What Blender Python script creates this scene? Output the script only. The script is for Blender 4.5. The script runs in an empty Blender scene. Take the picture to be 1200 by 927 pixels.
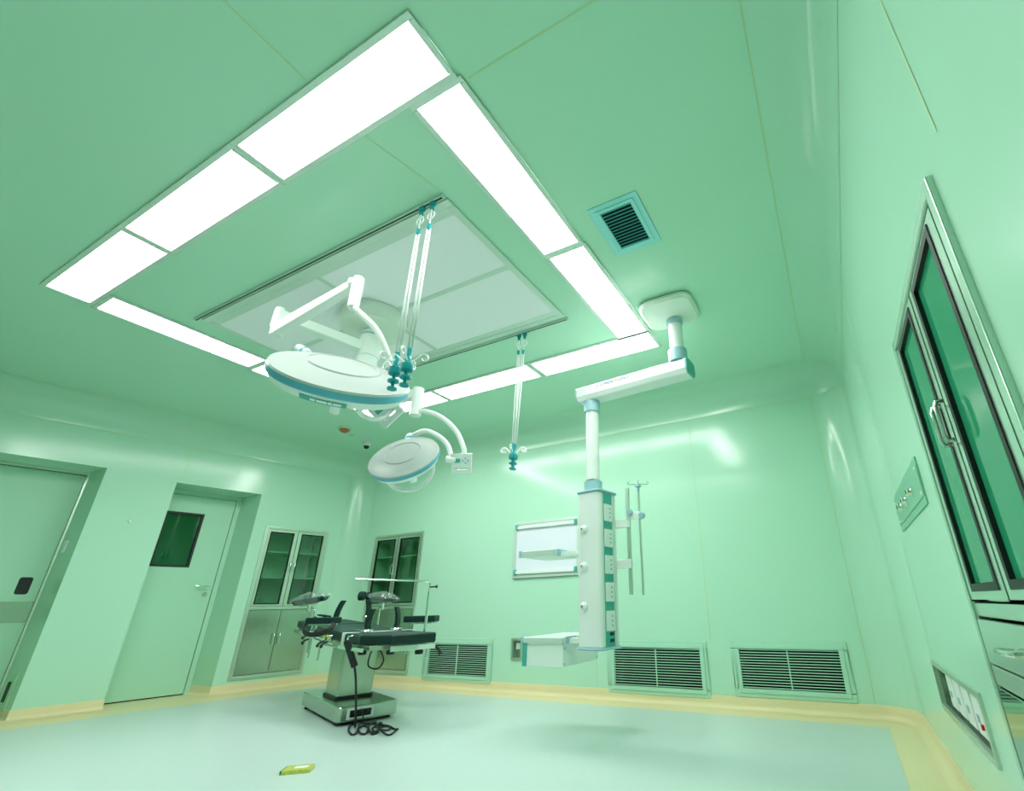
import bpy, bmesh, math, random
from mathutils import Vector, Matrix, noise
random.seed(7)
S=bpy.context.scene
COL=S.collection
PI=math.pi
V3=Vector
# ------------------------------------------------------------------ camera
W_,H_=1200.0,927.0
F_PX,CX,CY=537.546,705.596,488.442
RW=[(0.8967862056,0.4419706056,-0.0208922277),(-0.1841823772,0.3299518725,-0.9258556117),(-0.4023075378,0.8341425212,0.3772994845)]
CAM=V3((0,0,0.85))
cd=bpy.data.cameras.new('camera'); cam=bpy.data.objects.new('camera',cd); COL.objects.link(cam)
r,dn,fw=[V3(v) for v in RW]
cam.matrix_world=Matrix(((r.x,-dn.x,-fw.x,CAM.x),(r.y,-dn.y,-fw.y,CAM.y),(r.z,-dn.z,-fw.z,CAM.z),(0,0,0,1)))
cd.sensor_fit='HORIZONTAL'; cd.sensor_width=36; cd.lens=F_PX*36/W_
cd.shift_x=(W_/2-CX)/W_; cd.shift_y=(CY-H_/2)/W_
cd.clip_start=0.02; cd.clip_end=100
S.camera=cam
CR,CU,CF=r,-dn,fw           # right, up, forward of the photographer's view (used to turn the lamp heads)

# ------------------------------------------------------------------ room dimensions (metres)
H=2.952; YB=4.562; XR=0.339; YN=-0.95
SL=0.19985; X0=-7.108
UL=math.hypot(SL,1)
LU=V3((SL/UL,1/UL,0)); LN=V3((1/UL,-SL/UL,0)); LO=V3((X0,0,0))
RV=0.28
def xl(y): return X0+SL*y
# ------------------------------------------------------------------ materials
def srgb(c):
    return tuple(((v/12.92) if v<=0.04045 else ((v+0.055)/1.055)**2.4) for v in c)
def mat(name,col,rough=.5,metal=0.,spec=.5,coat=0.,bump=0.,bscale=200,var=0.,vscale=3,emit=None,estr=0,trans=0,ior=1.45,alpha=1,stretch=None):
    m=bpy.data.materials.new(name); m.use_nodes=True
    nt=m.node_tree; b=nt.nodes['Principled BSDF']
    b.inputs['Base Color'].default_value=(*col,1)
    b.inputs['Roughness'].default_value=rough; b.inputs['Metallic'].default_value=metal
    b.inputs['Specular IOR Level'].default_value=spec; b.inputs['Coat Weight'].default_value=coat
    b.inputs['Coat Roughness'].default_value=.08
    b.inputs['Transmission Weight'].default_value=trans; b.inputs['IOR'].default_value=ior; b.inputs['Alpha'].default_value=alpha
    if emit: b.inputs['Emission Color'].default_value=(*emit,1); b.inputs['Emission Strength'].default_value=estr
    if var or bump:
        tc=nt.nodes.new('ShaderNodeTexCoord'); mp=nt.nodes.new('ShaderNodeMapping')
        nt.links.new(tc.outputs['Object'],mp.inputs['Vector'])
        if stretch: mp.inputs['Scale'].default_value=stretch
    if var:
        n=nt.nodes.new('ShaderNodeTexNoise'); n.inputs['Scale'].default_value=vscale; n.inputs['Detail'].default_value=4
        nt.links.new(mp.outputs[0],n.inputs['Vector'])
        mx=nt.nodes.new('ShaderNodeMix'); mx.data_type='RGBA'
        mx.inputs[6].default_value=(*[c*(1-var) for c in col],1); mx.inputs[7].default_value=(*[min(1,c*(1+var)) for c in col],1)
        nt.links.new(n.outputs['Fac'],mx.inputs[0]); nt.links.new(mx.outputs[2],b.inputs['Base Color'])
    if bump:
        n2=nt.nodes.new('ShaderNodeTexNoise'); n2.inputs['Scale'].default_value=bscale; n2.inputs['Detail'].default_value=2
        nt.links.new(mp.outputs[0],n2.inputs['Vector'])
        bp=nt.nodes.new('ShaderNodeBump'); bp.inputs['Strength'].default_value=bump; bp.inputs['Distance'].default_value=.002
        nt.links.new(n2.outputs['Fac'],bp.inputs['Height']); nt.links.new(bp.outputs[0],b.inputs['Normal'])
    return m
M={}
WALLC=(0.49,0.81,0.625)
M['wall']=mat('green coated steel panel',WALLC,rough=.17,spec=.65,var=.015,vscale=1.3,bump=.05,bscale=9)
M['ceil']=mat('green coated ceiling panel',WALLC,rough=.22,spec=.5,var=.015,vscale=1.3)
M['door']=mat('green painted door leaf',(0.45,0.78,0.58),rough=.38,spec=.45,var=.01)
M['seam']=mat('yellowish sealant',(0.50,0.72,0.40),rough=.5)
M['floor']=mat('blue green vinyl floor',(0.55,0.68,0.65),rough=.30,spec=.45,var=.035,vscale=60,bump=.04,bscale=40)
M['border']=mat('beige vinyl',(0.80,0.72,0.43),rough=.36,spec=.4,var=.03,vscale=40)
M['alu']=mat('satin aluminium frame',(0.66,0.78,0.71),rough=.35,metal=.25)
M['steel']=mat('brushed stainless steel',(0.42,0.52,0.42),rough=.20,metal=.9,bump=.12,bscale=60,stretch=(1,1,30),var=.06,vscale=8)
M['steelframe']=mat('stainless frame',(0.58,0.72,0.60),rough=.3,metal=.75,var=.04)
M['chrome']=mat('chrome',(0.80,0.86,0.82),rough=.12,metal=1)
M['mirror']=mat('polished steel door',(0.38,0.58,0.46),rough=.06,metal=.95)
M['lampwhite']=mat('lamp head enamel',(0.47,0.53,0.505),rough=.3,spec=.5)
M['white']=mat('white enamel',(0.80,0.86,0.83),rough=.3,spec=.5)
M['whitemat']=mat('off white plastic',(0.80,0.90,0.84),rough=.45)
M['ivory']=mat('ivory ceiling cover',(0.76,0.86,0.76),rough=.4)
M['blueband']=mat('sky blue band',(0.13,0.46,0.62),rough=.35)
M['bluegrey']=mat('blue grey collar',(0.33,0.56,0.62),rough=.35)
M['teal']=mat('teal plastic',(0.0,0.30,0.33),rough=.4)
M['tealpanel']=mat('teal panel',(0.06,0.42,0.36),rough=.35)
M['black']=mat('black gasket',(0.006,0.012,0.011),rough=.45)
M['dark']=mat('dark slot',(0.015,0.05,0.045),rough=.7)
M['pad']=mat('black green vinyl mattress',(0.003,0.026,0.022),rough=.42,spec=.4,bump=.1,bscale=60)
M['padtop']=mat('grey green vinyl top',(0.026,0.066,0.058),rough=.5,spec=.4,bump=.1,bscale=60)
M['rubber']=mat('black rubber',(0.01,0.016,0.015),rough=.5)
M['yellow']=mat('yellow tag',(0.75,0.65,0.04),rough=.5)
M['gauze']=mat('diffuser gauze',(0.92,0.93,0.96),rough=.85,spec=.2)
M['cyan']=mat('cyan tinted vent frame',(0.36,0.80,0.80),rough=.4)
M['cyandk']=mat('cyan louvre blade',(0.10,0.55,0.56),rough=.4)
M['orange']=mat('orange plastic',(0.50,0.16,0.04),rough=.5)
M['red']=mat('red switch',(0.7,0.02,0.02),rough=.4)
M['blue']=mat('blue print',(0.01,0.08,0.42),rough=.5)
M['film']=mat('film viewer panel',(0.78,0.83,0.92),rough=.35)
M['duct']=mat('dark duct interior',(0.008,0.02,0.02),rough=.8)
M['slat']=mat('light green louvre',(0.44,0.76,0.58),rough=.45)
M['cabin']=mat('cabinet interior',(0.30,0.58,0.40),rough=.5)
M['cabindark']=mat('dark green cabinet interior',(0.02,0.50,0.22),rough=.5)
M['brass']=mat('yellow green packet film',(0.62,0.66,0.12),rough=.3,metal=.3,var=.3,vscale=60)
M['darkgreen']=mat('dark green end',(0.05,0.22,0.02),rough=.4)
def emission(name,col,strn):
    m=bpy.data.materials.new(name); m.use_nodes=True; nt=m.node_tree; nt.nodes.clear()
    e=nt.nodes.new('ShaderNodeEmission'); e.inputs[0].default_value=(*col,1); e.inputs[1].default_value=strn
    o=nt.nodes.new('ShaderNodeOutputMaterial'); nt.links.new(e.outputs[0],o.inputs[0]); return m
M['light']=emission('lit diffuser',(1.0,1.0,0.98),LIGHT:=18.9)
def glassmat(name,tint,mixf,rough=.02,haze=0):
    # clear pane: transparent with fresnel gloss
    m=bpy.data.materials.new(name); m.use_nodes=True; nt=m.node_tree; nt.nodes.clear()
    t=nt.nodes.new('ShaderNodeBsdfTransparent'); t.inputs[0].default_value=(*tint,1)
    g=nt.nodes.new('ShaderNodeBsdfGlossy'); g.inputs['Roughness'].default_value=rough; g.inputs[0].default_value=(.9,1,.95,1)
    lw=nt.nodes.new('ShaderNodeLayerWeight'); lw.inputs[0].default_value=.5
    pw=nt.nodes.new('ShaderNodeMath'); pw.operation='POWER'; pw.inputs[1].default_value=5; nt.links.new(lw.outputs['Facing'],pw.inputs[0])
    r0=((mixf-1)/(mixf+1))**2
    f=nt.nodes.new('ShaderNodeMath'); f.operation='MULTIPLY_ADD'; f.inputs[1].default_value=1-r0; f.inputs[2].default_value=r0; nt.links.new(pw.outputs[0],f.inputs[0])
    mx=nt.nodes.new('ShaderNodeMixShader'); nt.links.new(f.outputs[0],mx.inputs[0]); nt.links.new(t.outputs[0],mx.inputs[1]); nt.links.new(g.outputs[0],mx.inputs[2])
    o=nt.nodes.new('ShaderNodeOutputMaterial'); nt.links.new(mx.outputs[0],o.inputs[0]); return m
M['glass']=glassmat('cabinet glass',(.80,.92,.84),1.5)
M['paneopaque']=mat('deep green glass door pane',(0.025,0.30,0.15),rough=.05,spec=.5)
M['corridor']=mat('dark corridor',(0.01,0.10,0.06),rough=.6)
M['nearwall']=mat('near wall darkened against bounce',(0.22,0.42,0.30),rough=.5)  # unseen wall behind the camera, coloured dark to cut bounce onto the ceiling
M['bright']=mat('bright aluminium frame',(0.58,0.76,0.65),rough=.26,metal=.7)
M['glassdk']=glassmat('dark green glass',(.42,.86,.62),1.5)
M['wrap']=glassmat('clear plastic wrap',(.86,.95,.92),1.7,rough=.10)
def _wr():
    nt=M['wrap'].node_tree; o=[n for n in nt.nodes if n.type=='OUTPUT_MATERIAL'][0]; src=o.inputs[0].links[0].from_socket
    d=nt.nodes.new('ShaderNodeBsdfDiffuse'); d.inputs[0].default_value=(.75,.85,.82,1); mx=nt.nodes.new('ShaderNodeMixShader'); mx.inputs[0].default_value=.11
    nt.links.new(src,mx.inputs[1]); nt.links.new(d.outputs[0],mx.inputs[2]); nt.links.new(mx.outputs[0],o.inputs[0])
_wr()
M['plate']=mat('deep green plate',(0.27,0.58,0.42),rough=.35,metal=.3)

# ------------------------------------------------------------------ mesh builder
def frame(x,y,z,o=(0,0,0)):
    x,y,z=V3(x),V3(y),V3(z); o=V3(o)
    return Matrix(((x.x,y.x,z.x,o.x),(x.y,y.y,z.y,o.y),(x.z,y.z,z.z,o.z),(0,0,0,1)))
class MB:
    def __init__(s): s.v=[]; s.f=[]; s.mi=[]; s.sm=[]
    def add(s,vs,fs,m=0,sm=False,mx=None):
        b=len(s.v)
        for v in vs:
            v=V3(v)
            if mx is not None: v=mx@v
            s.v.append(tuple(v))
        for f in fs: s.f.append(tuple(i+b for i in f)); s.mi.append(m); s.sm.append(sm)
        return s
    def box(s,x0,x1,y0,y1,z0,z1,m=0,mx=None):
        vs=[(x,y,z) for x in (x0,x1) for y in (y0,y1) for z in (z0,z1)]
        fs=[(0,1,3,2),(4,6,7,5),(0,4,5,1),(2,3,7,6),(0,2,6,4),(1,5,7,3)]
        return s.add(vs,fs,m,False,mx)
    def cbox(s,c,d,m=0,mx=None):
        return s.box(c[0]-d[0]/2,c[0]+d[0]/2,c[1]-d[1]/2,c[1]+d[1]/2,c[2]-d[2]/2,c[2]+d[2]/2,m,mx)
    def rbox(s,x0,x1,y0,y1,z0,z1,rad=.01,seg=3,m=0,mx=None):
        # box with rounded vertical (z) edges and small chamfer top/bottom
        pts=[]
        for cx,cy,a0 in ((x1-rad,y1-rad,0),(x0+rad,y1-rad,90),(x0+rad,y0+rad,180),(x1-rad,y0+rad,270)):
            for k in range(seg+1):
                a=math.radians(a0+90*k/seg); pts.append((cx+rad*math.cos(a),cy+rad*math.sin(a)))
        return s.prism(pts,z0,z1,m,mx,ch=min(rad,(z1-z0))*.3)
    def prism(s,pts,z0,z1,m=0,mx=None,ch=0,sm=False):
        n=len(pts)
        cx=sum(p[0] for p in pts)/n; cy=sum(p[1] for p in pts)/n
        def ring(z,ins):
            o=[]
            for x,y in pts:
                dx,dy=x-cx,y-cy; L=math.hypot(dx,dy) or 1
                o.append((x-dx/L*ins,y-dy/L*ins,z))
            return o
        rings=[ring(z0,ch),ring(z0+ch,0),ring(z1-ch,0),ring(z1,ch)] if ch else [ring(z0,0),ring(z1,0)]
        vs=[p for rg in rings for p in rg]; fs=[]
        for k in range(len(rings)-1):
            for i in range(n):
                j=(i+1)%n; fs.append((k*n+i,k*n+j,(k+1)*n+j,(k+1)*n+i))
        fs.append(tuple(reversed(range(n)))); fs.append(tuple((len(rings)-1)*n+i for i in range(n)))
        return s.add(vs,fs,m,sm,mx)
    def tube(s,pts,rad,n=10,m=0,mx=None,closed=False,sm=True,flat=None):
        pts=[V3(p) for p in pts]; N=len(pts); vs=[];fs=[]
        rads=rad if isinstance(rad,(list,tuple)) else [rad]*N
        up=None
        for i,p in enumerate(pts):
            if closed: t=(pts[(i+1)%N]-pts[i-1])
            else: t=(pts[min(i+1,N-1)]-pts[max(i-1,0)])
            t.normalize()
            if up is None:
                up=V3((0,0,1)) if abs(t.z)<.9 else V3((1,0,0))
                up=(up-t*up.dot(t)).normalized()
            else:
                up=(up-t*up.dot(t)); up=up.normalized() if up.length>1e-6 else t.orthogonal().normalized()
            b=t.cross(up)
            for k in range(n):
                a=2*PI*k/n; vs.append(p+(up*math.cos(a)+b*math.sin(a)*(flat or 1))*rads[i])
        for i in range(N if closed else N-1):
            for k in range(n):
                a=i*n+k; b_=i*n+(k+1)%n; c=((i+1)%N)*n+(k+1)%n; d=((i+1)%N)*n+k
                fs.append((a,b_,c,d))
        if not closed:
            s.add(vs,fs,m,sm,mx)
            s.add([vs[k] for k in range(n)],[tuple(reversed(range(n)))],m,False,mx)
            s.add([vs[(N-1)*n+k] for k in range(n)],[tuple(range(n))],m,False,mx)
            return s
        return s.add(vs,fs,m,sm,mx)
    def cyl(s,p0,p1,r0,r1=None,n=24,m=0,mx=None):
        return s.tube([p0,p1],[r0,r0 if r1 is None else r1],n,m,mx)
    def lathe(s,prof,n=48,m=0,mx=None,sm=True,ms=None):
        vs=[];fs=[]
        for rr,z in prof:
            for k in range(n):
                a=2*PI*k/n; vs.append((rr*math.cos(a),rr*math.sin(a),z))
        for i in range(len(prof)-1):
            g=[]
            for k in range(n):
                j=(k+1)%n; g.append((i*n+k,i*n+j,(i+1)*n+j,(i+1)*n+k))
            if ms: s_m=ms[i]
            else: s_m=m
            fs.append((g,s_m))
        b=len(s.v)
        for v in vs:
            v=V3(v); v=mx@v if mx is not None else v; s.v.append(tuple(v))
        for g,mm in fs:
            for f in g: s.f.append(tuple(i+b for i in f)); s.mi.append(mm); s.sm.append(sm)
        return s
    def build(s,name,mats,parent=None,bevel=0,auto=True,**tags):
        me=bpy.data.meshes.new(name); me.from_pydata(s.v,[],s.f)
        if not isinstance(mats,(list,tuple)): mats=[mats]
        for m in mats: me.materials.append(M[m] if isinstance(m,str) else m)
        me.polygons.foreach_set('material_index',s.mi)
        me.polygons.foreach_set('use_smooth',s.sm); me.update()
        bm=bmesh.new(); bm.from_mesh(me); bmesh.ops.remove_doubles(bm,verts=bm.verts,dist=1e-5)
        bmesh.ops.recalc_face_normals(bm,faces=bm.faces); 
        for e in bm.edges:
            if len(e.link_faces)==2 and e.calc_face_angle(0)>math.radians(38): e.smooth=False
        bm.to_mesh(me); bm.free()
        o=bpy.data.objects.new(name,me); COL.objects.link(o)
        if parent is not None: o.parent=parent
        if bevel:
            bv=o.modifiers.new('bevel','BEVEL'); bv.width=bevel; bv.segments=2; bv.limit_method='ANGLE'; bv.angle_limit=math.radians(50)
            bv.harden_normals=False
        for k,v in tags.items(): o[k]=v
        return o
def thing(name,label,cat,loc=(0,0,0),rotz=0,group=None):
    o=bpy.data.objects.new(name,None); COL.objects.link(o); o.location=loc; o.rotation_euler=(0,0,rotz)
    o.empty_display_size=.1; o['label']=label; o['category']=cat
    if group: o['group']=group
    return o
def struct(name,mb,m,**k): return mb.build(name,m,kind='structure',**k)
def txt(name,body,size,mtx,m,parent=None,ext=.0006,align='CENTER'):
    cu=bpy.data.curves.new(name,'FONT'); cu.body=body; cu.size=size; cu.extrude=ext; cu.align_x=align; cu.align_y='CENTER'
    tmp=bpy.data.objects.new(name+'_src',cu); COL.objects.link(tmp)
    bpy.context.view_layer.update()
    me=bpy.data.meshes.new_from_object(tmp.evaluated_get(bpy.context.evaluated_depsgraph_get()))
    bpy.data.objects.remove(tmp); me.materials.clear(); me.materials.append(M[m]); me.transform(mtx)
    o=bpy.data.objects.new(name,me); COL.objects.link(o)
    if parent is not None: o.parent=parent
    return o
def arc(c,a,b,rad,t0,t1,n=12):
    return [V3(c)+V3(a)*rad*math.cos(t0+(t1-t0)*k/n)+V3(b)*rad*math.sin(t0+(t1-t0)*k/n) for k in range(n+1)]
def spline(pts,n=8):
    pts=[V3(p) for p in pts]; out=[]
    P=[pts[0]*2-pts[1]]+pts+[pts[-1]*2-pts[-2]]
    for i in range(1,len(P)-2):
        for k in range(n):
            t=k/n; a,b,c,d=P[i-1],P[i],P[i+1],P[i+2]
            out.append(.5*((2*b)+(c-a)*t+(2*a-5*b+4*c-d)*t*t+(3*b-a-3*c+d)*t**3))
    out.append(pts[-1]); return out

# ------------------------------------------------------------------ room shell
def holed(mb,P,u0,u1,z0,z1,holes,thick=0,nrm=None,m=0):
    us=sorted({u0,u1,*[h[0] for h in holes],*[h[1] for h in holes]}); zs=sorted({z0,z1,*[h[2] for h in holes],*[h[3] for h in holes]})
    for i in range(len(us)-1):
        for j in range(len(zs)-1):
            uc=(us[i]+us[i+1])/2; zc=(zs[j]+zs[j+1])/2
            if any(h[0]<uc<h[1] and h[2]<zc<h[3] for h in holes): continue
            mb.add([P(us[i],zs[j]),P(us[i+1],zs[j]),P(us[i+1],zs[j+1]),P(us[i],zs[j+1])],[(0,1,2,3)],m)
# corner points
Lc=lambda u,z,off=0: LO+LU*u+LN*off+V3((0,0,z))
# intersection left/back
YBc=YB; XLB=xl(YB)
# rounded corner back-left: wall directions LU (towards corner) and +X ; interior angle
n1=LN; n2=V3((0,-1,0))
def fillet(p,n1,n2,rad,seg=10):
    # p corner point, n1,n2 inward normals; centre is rad from both
    d=n1.dot(n2); k=rad/(1+d); c=V3(p)+(n1+n2)*k
    a0=-n1; a1=-n2; ang=math.acos(max(-1,min(1,a0.dot(a1)))); out=[]
    for i in range(seg+1):
        t=i/seg; v=(a0*math.sin((1-t)*ang)+a1*math.sin(t*ang))/math.sin(ang); out.append((c+v*rad,-v))
    return out,c
cBL,ccBL=fillet((XLB,YB,0),n1,n2,RV)
cBR,ccBR=fillet((XR,YB,0),V3((0,-1,0)),V3((-1,0,0)),RV)
# far/near extents
uL1=(cBL[0][0]-LO).dot(LU)                    # end of flat left wall
LN0=(YN-0)*UL                                 # u at y=YN
HZ=H-RV
WT=.42                                        # depth of the door recesses
D1=(0.30,1.945,2.285); D2=(2.525,3.365,2.237)   # doorways on the left wall u0,u1,top
CABL=(3.495,4.265,0.13,1.86)
wl=MB(); holed(wl,lambda u,z:Lc(u,z),LN0-.1,uL1,0,HZ,[(D1[0],D1[1],0,D1[2]),(D2[0],D2[1],0,D2[2]),(CABL[0]+.02,CABL[1]-.02,CABL[2]+.02,CABL[3]-.02)])
for (a,b,t) in (D1,D2):
    A0,A1=Lc(a,0),Lc(b,0); dx=V3((-WT,0,0))
    za=V3((0,0,t))
    B0=A0+dx;B1=A1+dx
    wl.add([A0,B0,B0+za,A0+za],[(0,1,2,3)]); wl.add([A1,B1,B1+za,A1+za],[(0,1,2,3)]); wl.add([A0+za,A1+za,B1+za,B0+za],[(0,1,2,3)])
struct('wall_left',wl,'wall')
CABB=(-5.79,-4.86,0.115,1.80)
VENTS=[(-4.62,-3.61,0.07,0.515),(-2.19,-1.205,0.065,0.515),(-0.985,-0.062,0.095,0.525)]
VI=.075
FV=(-3.385,-2.50,1.14,1.77)
wb=MB(); hb=[(CABB[0]+.02,CABB[1]-.02,CABB[2]+.02,CABB[3]-.02)]+[(v[0]+.02,v[1]-.02,v[2]+.02,v[3]-.02) for v in VENTS]
OUTB=(-3.36,-3.215,0.31,0.52)
hb.append((OUTB[0]+.01,OUTB[1]-.01,OUTB[2]+.01,OUTB[3]-.01))
holed(wb,lambda u,z:V3((u,YB,z)),cBL[-1][0].x,cBR[0][0].x,0,HZ,hb)
struct('wall_back',wb,'wall')
CABR=(0.978,1.795,0.10,1.703)
OUTR=(2.09,3.08,0.345,0.555)
wr=MB(); holed(wr,lambda u,z:V3((XR,u,z)),YN,cBR[-1][0].y,0,HZ,[(CABR[0]+.02,CABR[1]-.02,CABR[2]+.02,CABR[3]-.02),(OUTR[0]+.01,OUTR[1]-.01,OUTR[2]+.01,OUTR[3]-.01)])
struct('wall_right',wr,'wall')
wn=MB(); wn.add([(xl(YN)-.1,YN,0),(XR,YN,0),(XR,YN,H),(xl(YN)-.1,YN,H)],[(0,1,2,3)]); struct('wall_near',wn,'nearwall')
# rounded vertical corners
for nm,c in (('trim_1',cBL),('trim_2',cBR)):
    mb=MB(); n=len(c); mb.add([p+V3((0,0,z)) for z in (0,HZ) for p,_ in c],[(i,i+1,n+i+1,n+i) for i in range(n-1)],0,True); struct(nm,mb,'wall')
# coved ceiling edge following the outline
outline=[(Lc(LN0-.1,0),LN)]+cBL+cBR+[(V3((XR,YN,0)),V3((-1,0,0)))]
mb=MB(); vs=[];K=10
for p,nr in outline:
    for k in range(K+1):
        a=PI/2*k/K; vs.append(V3(p)+nr*RV*(1-math.cos(a))+V3((0,0,HZ+RV*math.sin(a))))
fs=[]
for i in range(len(outline)-1):
    for k in range(K): a=i*(K+1)+k; fs.append((a,a+1,a+K+2,a+K+1))
mb.add(vs,fs,0,True); struct('trim_3',mb,'wall')
# ceiling
mb=MB(); top=[V3(p)+nr*RV*.995+V3((0,0,H)) for p,nr in outline]
# flat polygon with opening is not needed: panels are surface mounted
mb.add([top[0],ccBL+V3((0,0,H)),ccBR+V3((0,0,H)),top[-1]],[(0,1,2,3)]); struct('ceiling',mb,'ceil')
# floor
mb=MB(); mb.add([(xl(YN)-.8,YN-.05,0),(XR+.05,YN-.05,0),(XR+.05,YB+.05,0),(xl(YB)-.8,YB+.05,0)],[(0,1,2,3)]); struct('floor',mb,'border')
mb=MB(); iy=4.30; bx=.108
mb.add([Lc(LN0+.3,.0025,.44),V3((bx,YN+.3,.0025)),V3((bx,iy,.0025)),V3((Lc(iy*UL,0,.44).x,iy,.0025))],[(0,1,2,3)])
struct('floor_2',mb,'floor')
# skirting with coved foot
def skirt(path,nm):
    prof=[(0.004,.094),(0.006,.090),(0.006,.045),(0.009,.028),(0.018,.013),(0.034,.004),(0.06,.0012)]
    mb=MB(); vs=[]
    for p,nr in path:
        vs.append(V3(p)+V3((0,0,.094)))
        for d,z in prof: vs.append(V3(p)+nr*d+V3((0,0,z)))
    n=len(prof)+1; fs=[]
    for i in range(len(path)-1):
        for k in range(n-1): a=i*n+k; fs.append((a,a+1,a+n+1,a+n))
    mb.add(vs,fs,0,True); return struct(nm,mb,'border')
Yp=V3((0,1,0)); Xp=V3((1,0,0))
def mit(a,b): 
    v=(a+b); return v/ (1+a.dot(b))
skirt([(Lc(LN0-.1,0),LN),(Lc(D1[0],0),LN)],'baseboard_left')
skirt([(Lc(D1[1],0)+V3((-WT,0,0)),-Yp),(Lc(D1[1],0),mit(-Yp,LN)),(Lc(D2[0],0),mit(LN,Yp)),(Lc(D2[0],0)+V3((-WT,0,0)),Yp)],'baseboard_left_2')
skirt([(Lc(D2[1],0)+V3((-WT,0,0)),-Yp),(Lc(D2[1],0),mit(-Yp,LN))]+cBL+cBR+[(V3((XR,YN,0)),V3((-1,0,0)))],'baseboard_back')
# sealant seams between the wall panels
mb=MB(); sw=.0035
def vline_left(u,z0,z1): mb.add([Lc(u-sw,z0,.001),Lc(u+sw,z0,.001),Lc(u+sw,z1,.001),Lc(u-sw,z1,.001)],[(0,1,2,3)])
def vline_back(x,z0,z1): mb.add([(x-sw,YB-.001,z0),(x+sw,YB-.001,z0),(x+sw,YB-.001,z1),(x-sw,YB-.001,z1)],[(0,1,2,3)])
def vline_right(y,z0,z1): mb.add([(XR-.001,y-sw,z0),(XR-.001,y+sw,z0),(XR-.001,y+sw,z1),(XR-.001,y-sw,z1)],[(0,1,2,3)])
vline_left(2.56,2.24,HZ); vline_left(uL1,.1,HZ)
vline_back(cBR[0][0].x,.1,HZ); vline_back(-1.16,.52,HZ); vline_back(cBL[-1][0].x,.1,HZ); vline_back(-2.32,.1,HZ)
vline_right(cBR[-1][0].y,.1,HZ); vline_right(.879,0,HZ) if False else vline_right(.88,1.72,HZ); vline_right(2.86,1.36,HZ); vline_right(3.06,.56,1.14)
# horizontal seams along the cove (wall side) and at the ceiling side
def hl(pts):
    for a,b in zip(pts[:-1],pts[1:]):
        pass
for off,z,w in ((0,HZ,(0,0,1)),(RV,H,None)):
    pp=[(p+nr*(off+.001) if off==0 else p+nr*off, nr) for p,nr in outline]
    for (a,na),(b,nb) in zip(pp[:-1],pp[1:]):
        if (a-b).length<1e-3: continue
        if w: mb.add([a+V3((0,0,z-sw)),b+V3((0,0,z-sw)),b+V3((0,0,z+sw)),a+V3((0,0,z+sw))],[(0,1,2,3)])
        else: mb.add([a+na*sw+V3((0,0,z-.001)),b+nb*sw+V3((0,0,z-.001)),b-nb*sw+V3((0,0,z-.001)),a-na*sw+V3((0,0,z-.001))],[(0,1,2,3)])
def cl(x0,y0,x1,y1):
    d=V3((x1-x0,y1-y0,0)).normalized(); q=V3((-d.y,d.x,0))*sw; a=V3((x0,y0,H-.001)); b=V3((x1,y1,H-.001)); mb.add([a-q,b-q,b+q,a+q],[(0,1,2,3)])
cl(-1.66,YN,-1.66,.6); cl(-1.66,.87,-1.57,1.28); cl(-1.04,.91,XR-RV,.91)
struct('trim_4',mb,'seam')

# ------------------------------------------------------------------ ceiling light panels (10)
def light_panel(x0,x1,y0,y1,label):
    cx,cy=(x0+x1)/2,(y0+y1)/2; a,b=(x1-x0)/2,(y1-y0)/2; fw_=.027
    t=thing('ceiling_light',label,'light',(cx,cy,H),group='panel lights of the ceiling ring')
    mb=MB()
    for (p,q,r_,s_) in ((-a-fw_,a+fw_,-b-fw_,-b),(-a-fw_,a+fw_,b,b+fw_),(-a-fw_,-a,-b,b),(a,a+fw_,-b,b)): mb.box(p,q,r_,s_,-.014,0)
    mb.build('frame','alu',t,bevel=.003)
    MB().box(-a,a,-b,b,-.009,-.004).build('diffuser','light',t)
    return t
RL=[(-4.50,-3.42),(-3.365,-2.285),(-2.228,-1.10)]
lab=['left','middle','right']
light_panel(-4.50,-3.42,.64,.855,'lit white panel light at the far left end of the nearest row')
light_panel(-3.366,-2.287,.64,.855,'lit white panel light in the middle of the nearest row of three')
light_panel(-2.229,-1.10,.64,.855,'largest-looking lit panel light, at the top corner nearest the camera')
light_panel(-1.328,-1.085,.905,1.955,'long lit panel light on the right row beside the infusion rail corner')
light_panel(-1.32,-1.075,2.008,3.11,'lit panel light on the right row opposite the louvred ceiling vent')
light_panel(-4.54,-4.285,.91,1.93,'lit panel light of the left row, first after the corner')
light_panel(-4.58,-4.33,1.985,3.06,'lit panel light of the left row partly hidden behind the big lamp')
light_panel(-2.23,-1.07,3.125,3.385,'lit panel light of the far row nearest the pendant arm')
light_panel(-3.44,-2.295,3.125,3.375,'lit panel light of the far row behind the hanging pair of far rods')
light_panel(-4.60,-3.50,3.125,3.375,'lit panel light of the far row hidden behind the lamp arms')

# laminar flow diffuser in the ceiling centre
t=thing('air_diffuser','large pale gauze air supply diffuser in the ceiling centre inside the light ring','air diffuser',(-2.81,1.975,H))
mb=MB(); A,B_=1.245,.635
for p in ((-A,A,-B_,-B_+.045),(-A,A,B_-.045,B_),(-A,-A+.045,-B_+.0452,B_-.0452),(A-.045,A,-B_+.0452,B_-.0452)): mb.box(*p,-.016,0)
mb.build('frame','alu',t,bevel=.004)
mb=MB(); mb.box(-A+.0452,A-.0452,-.05,-.01,-.014,-.006); mb.box(-.02,.02,-B_+.101,-.0502,-.014,-.006); mb.box(-.02,.02,-.0098,B_-.101,-.014,-.006)
mb.box(-A+.0455,A-.0455,-B_+.0455,-B_+.1,-.013,-.006);mb.box(-A+.0455,A-.0455,B_-.1,B_-.0455,-.013,-.006)
mb.build('cross_bar','alu',t,bevel=.003)
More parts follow.
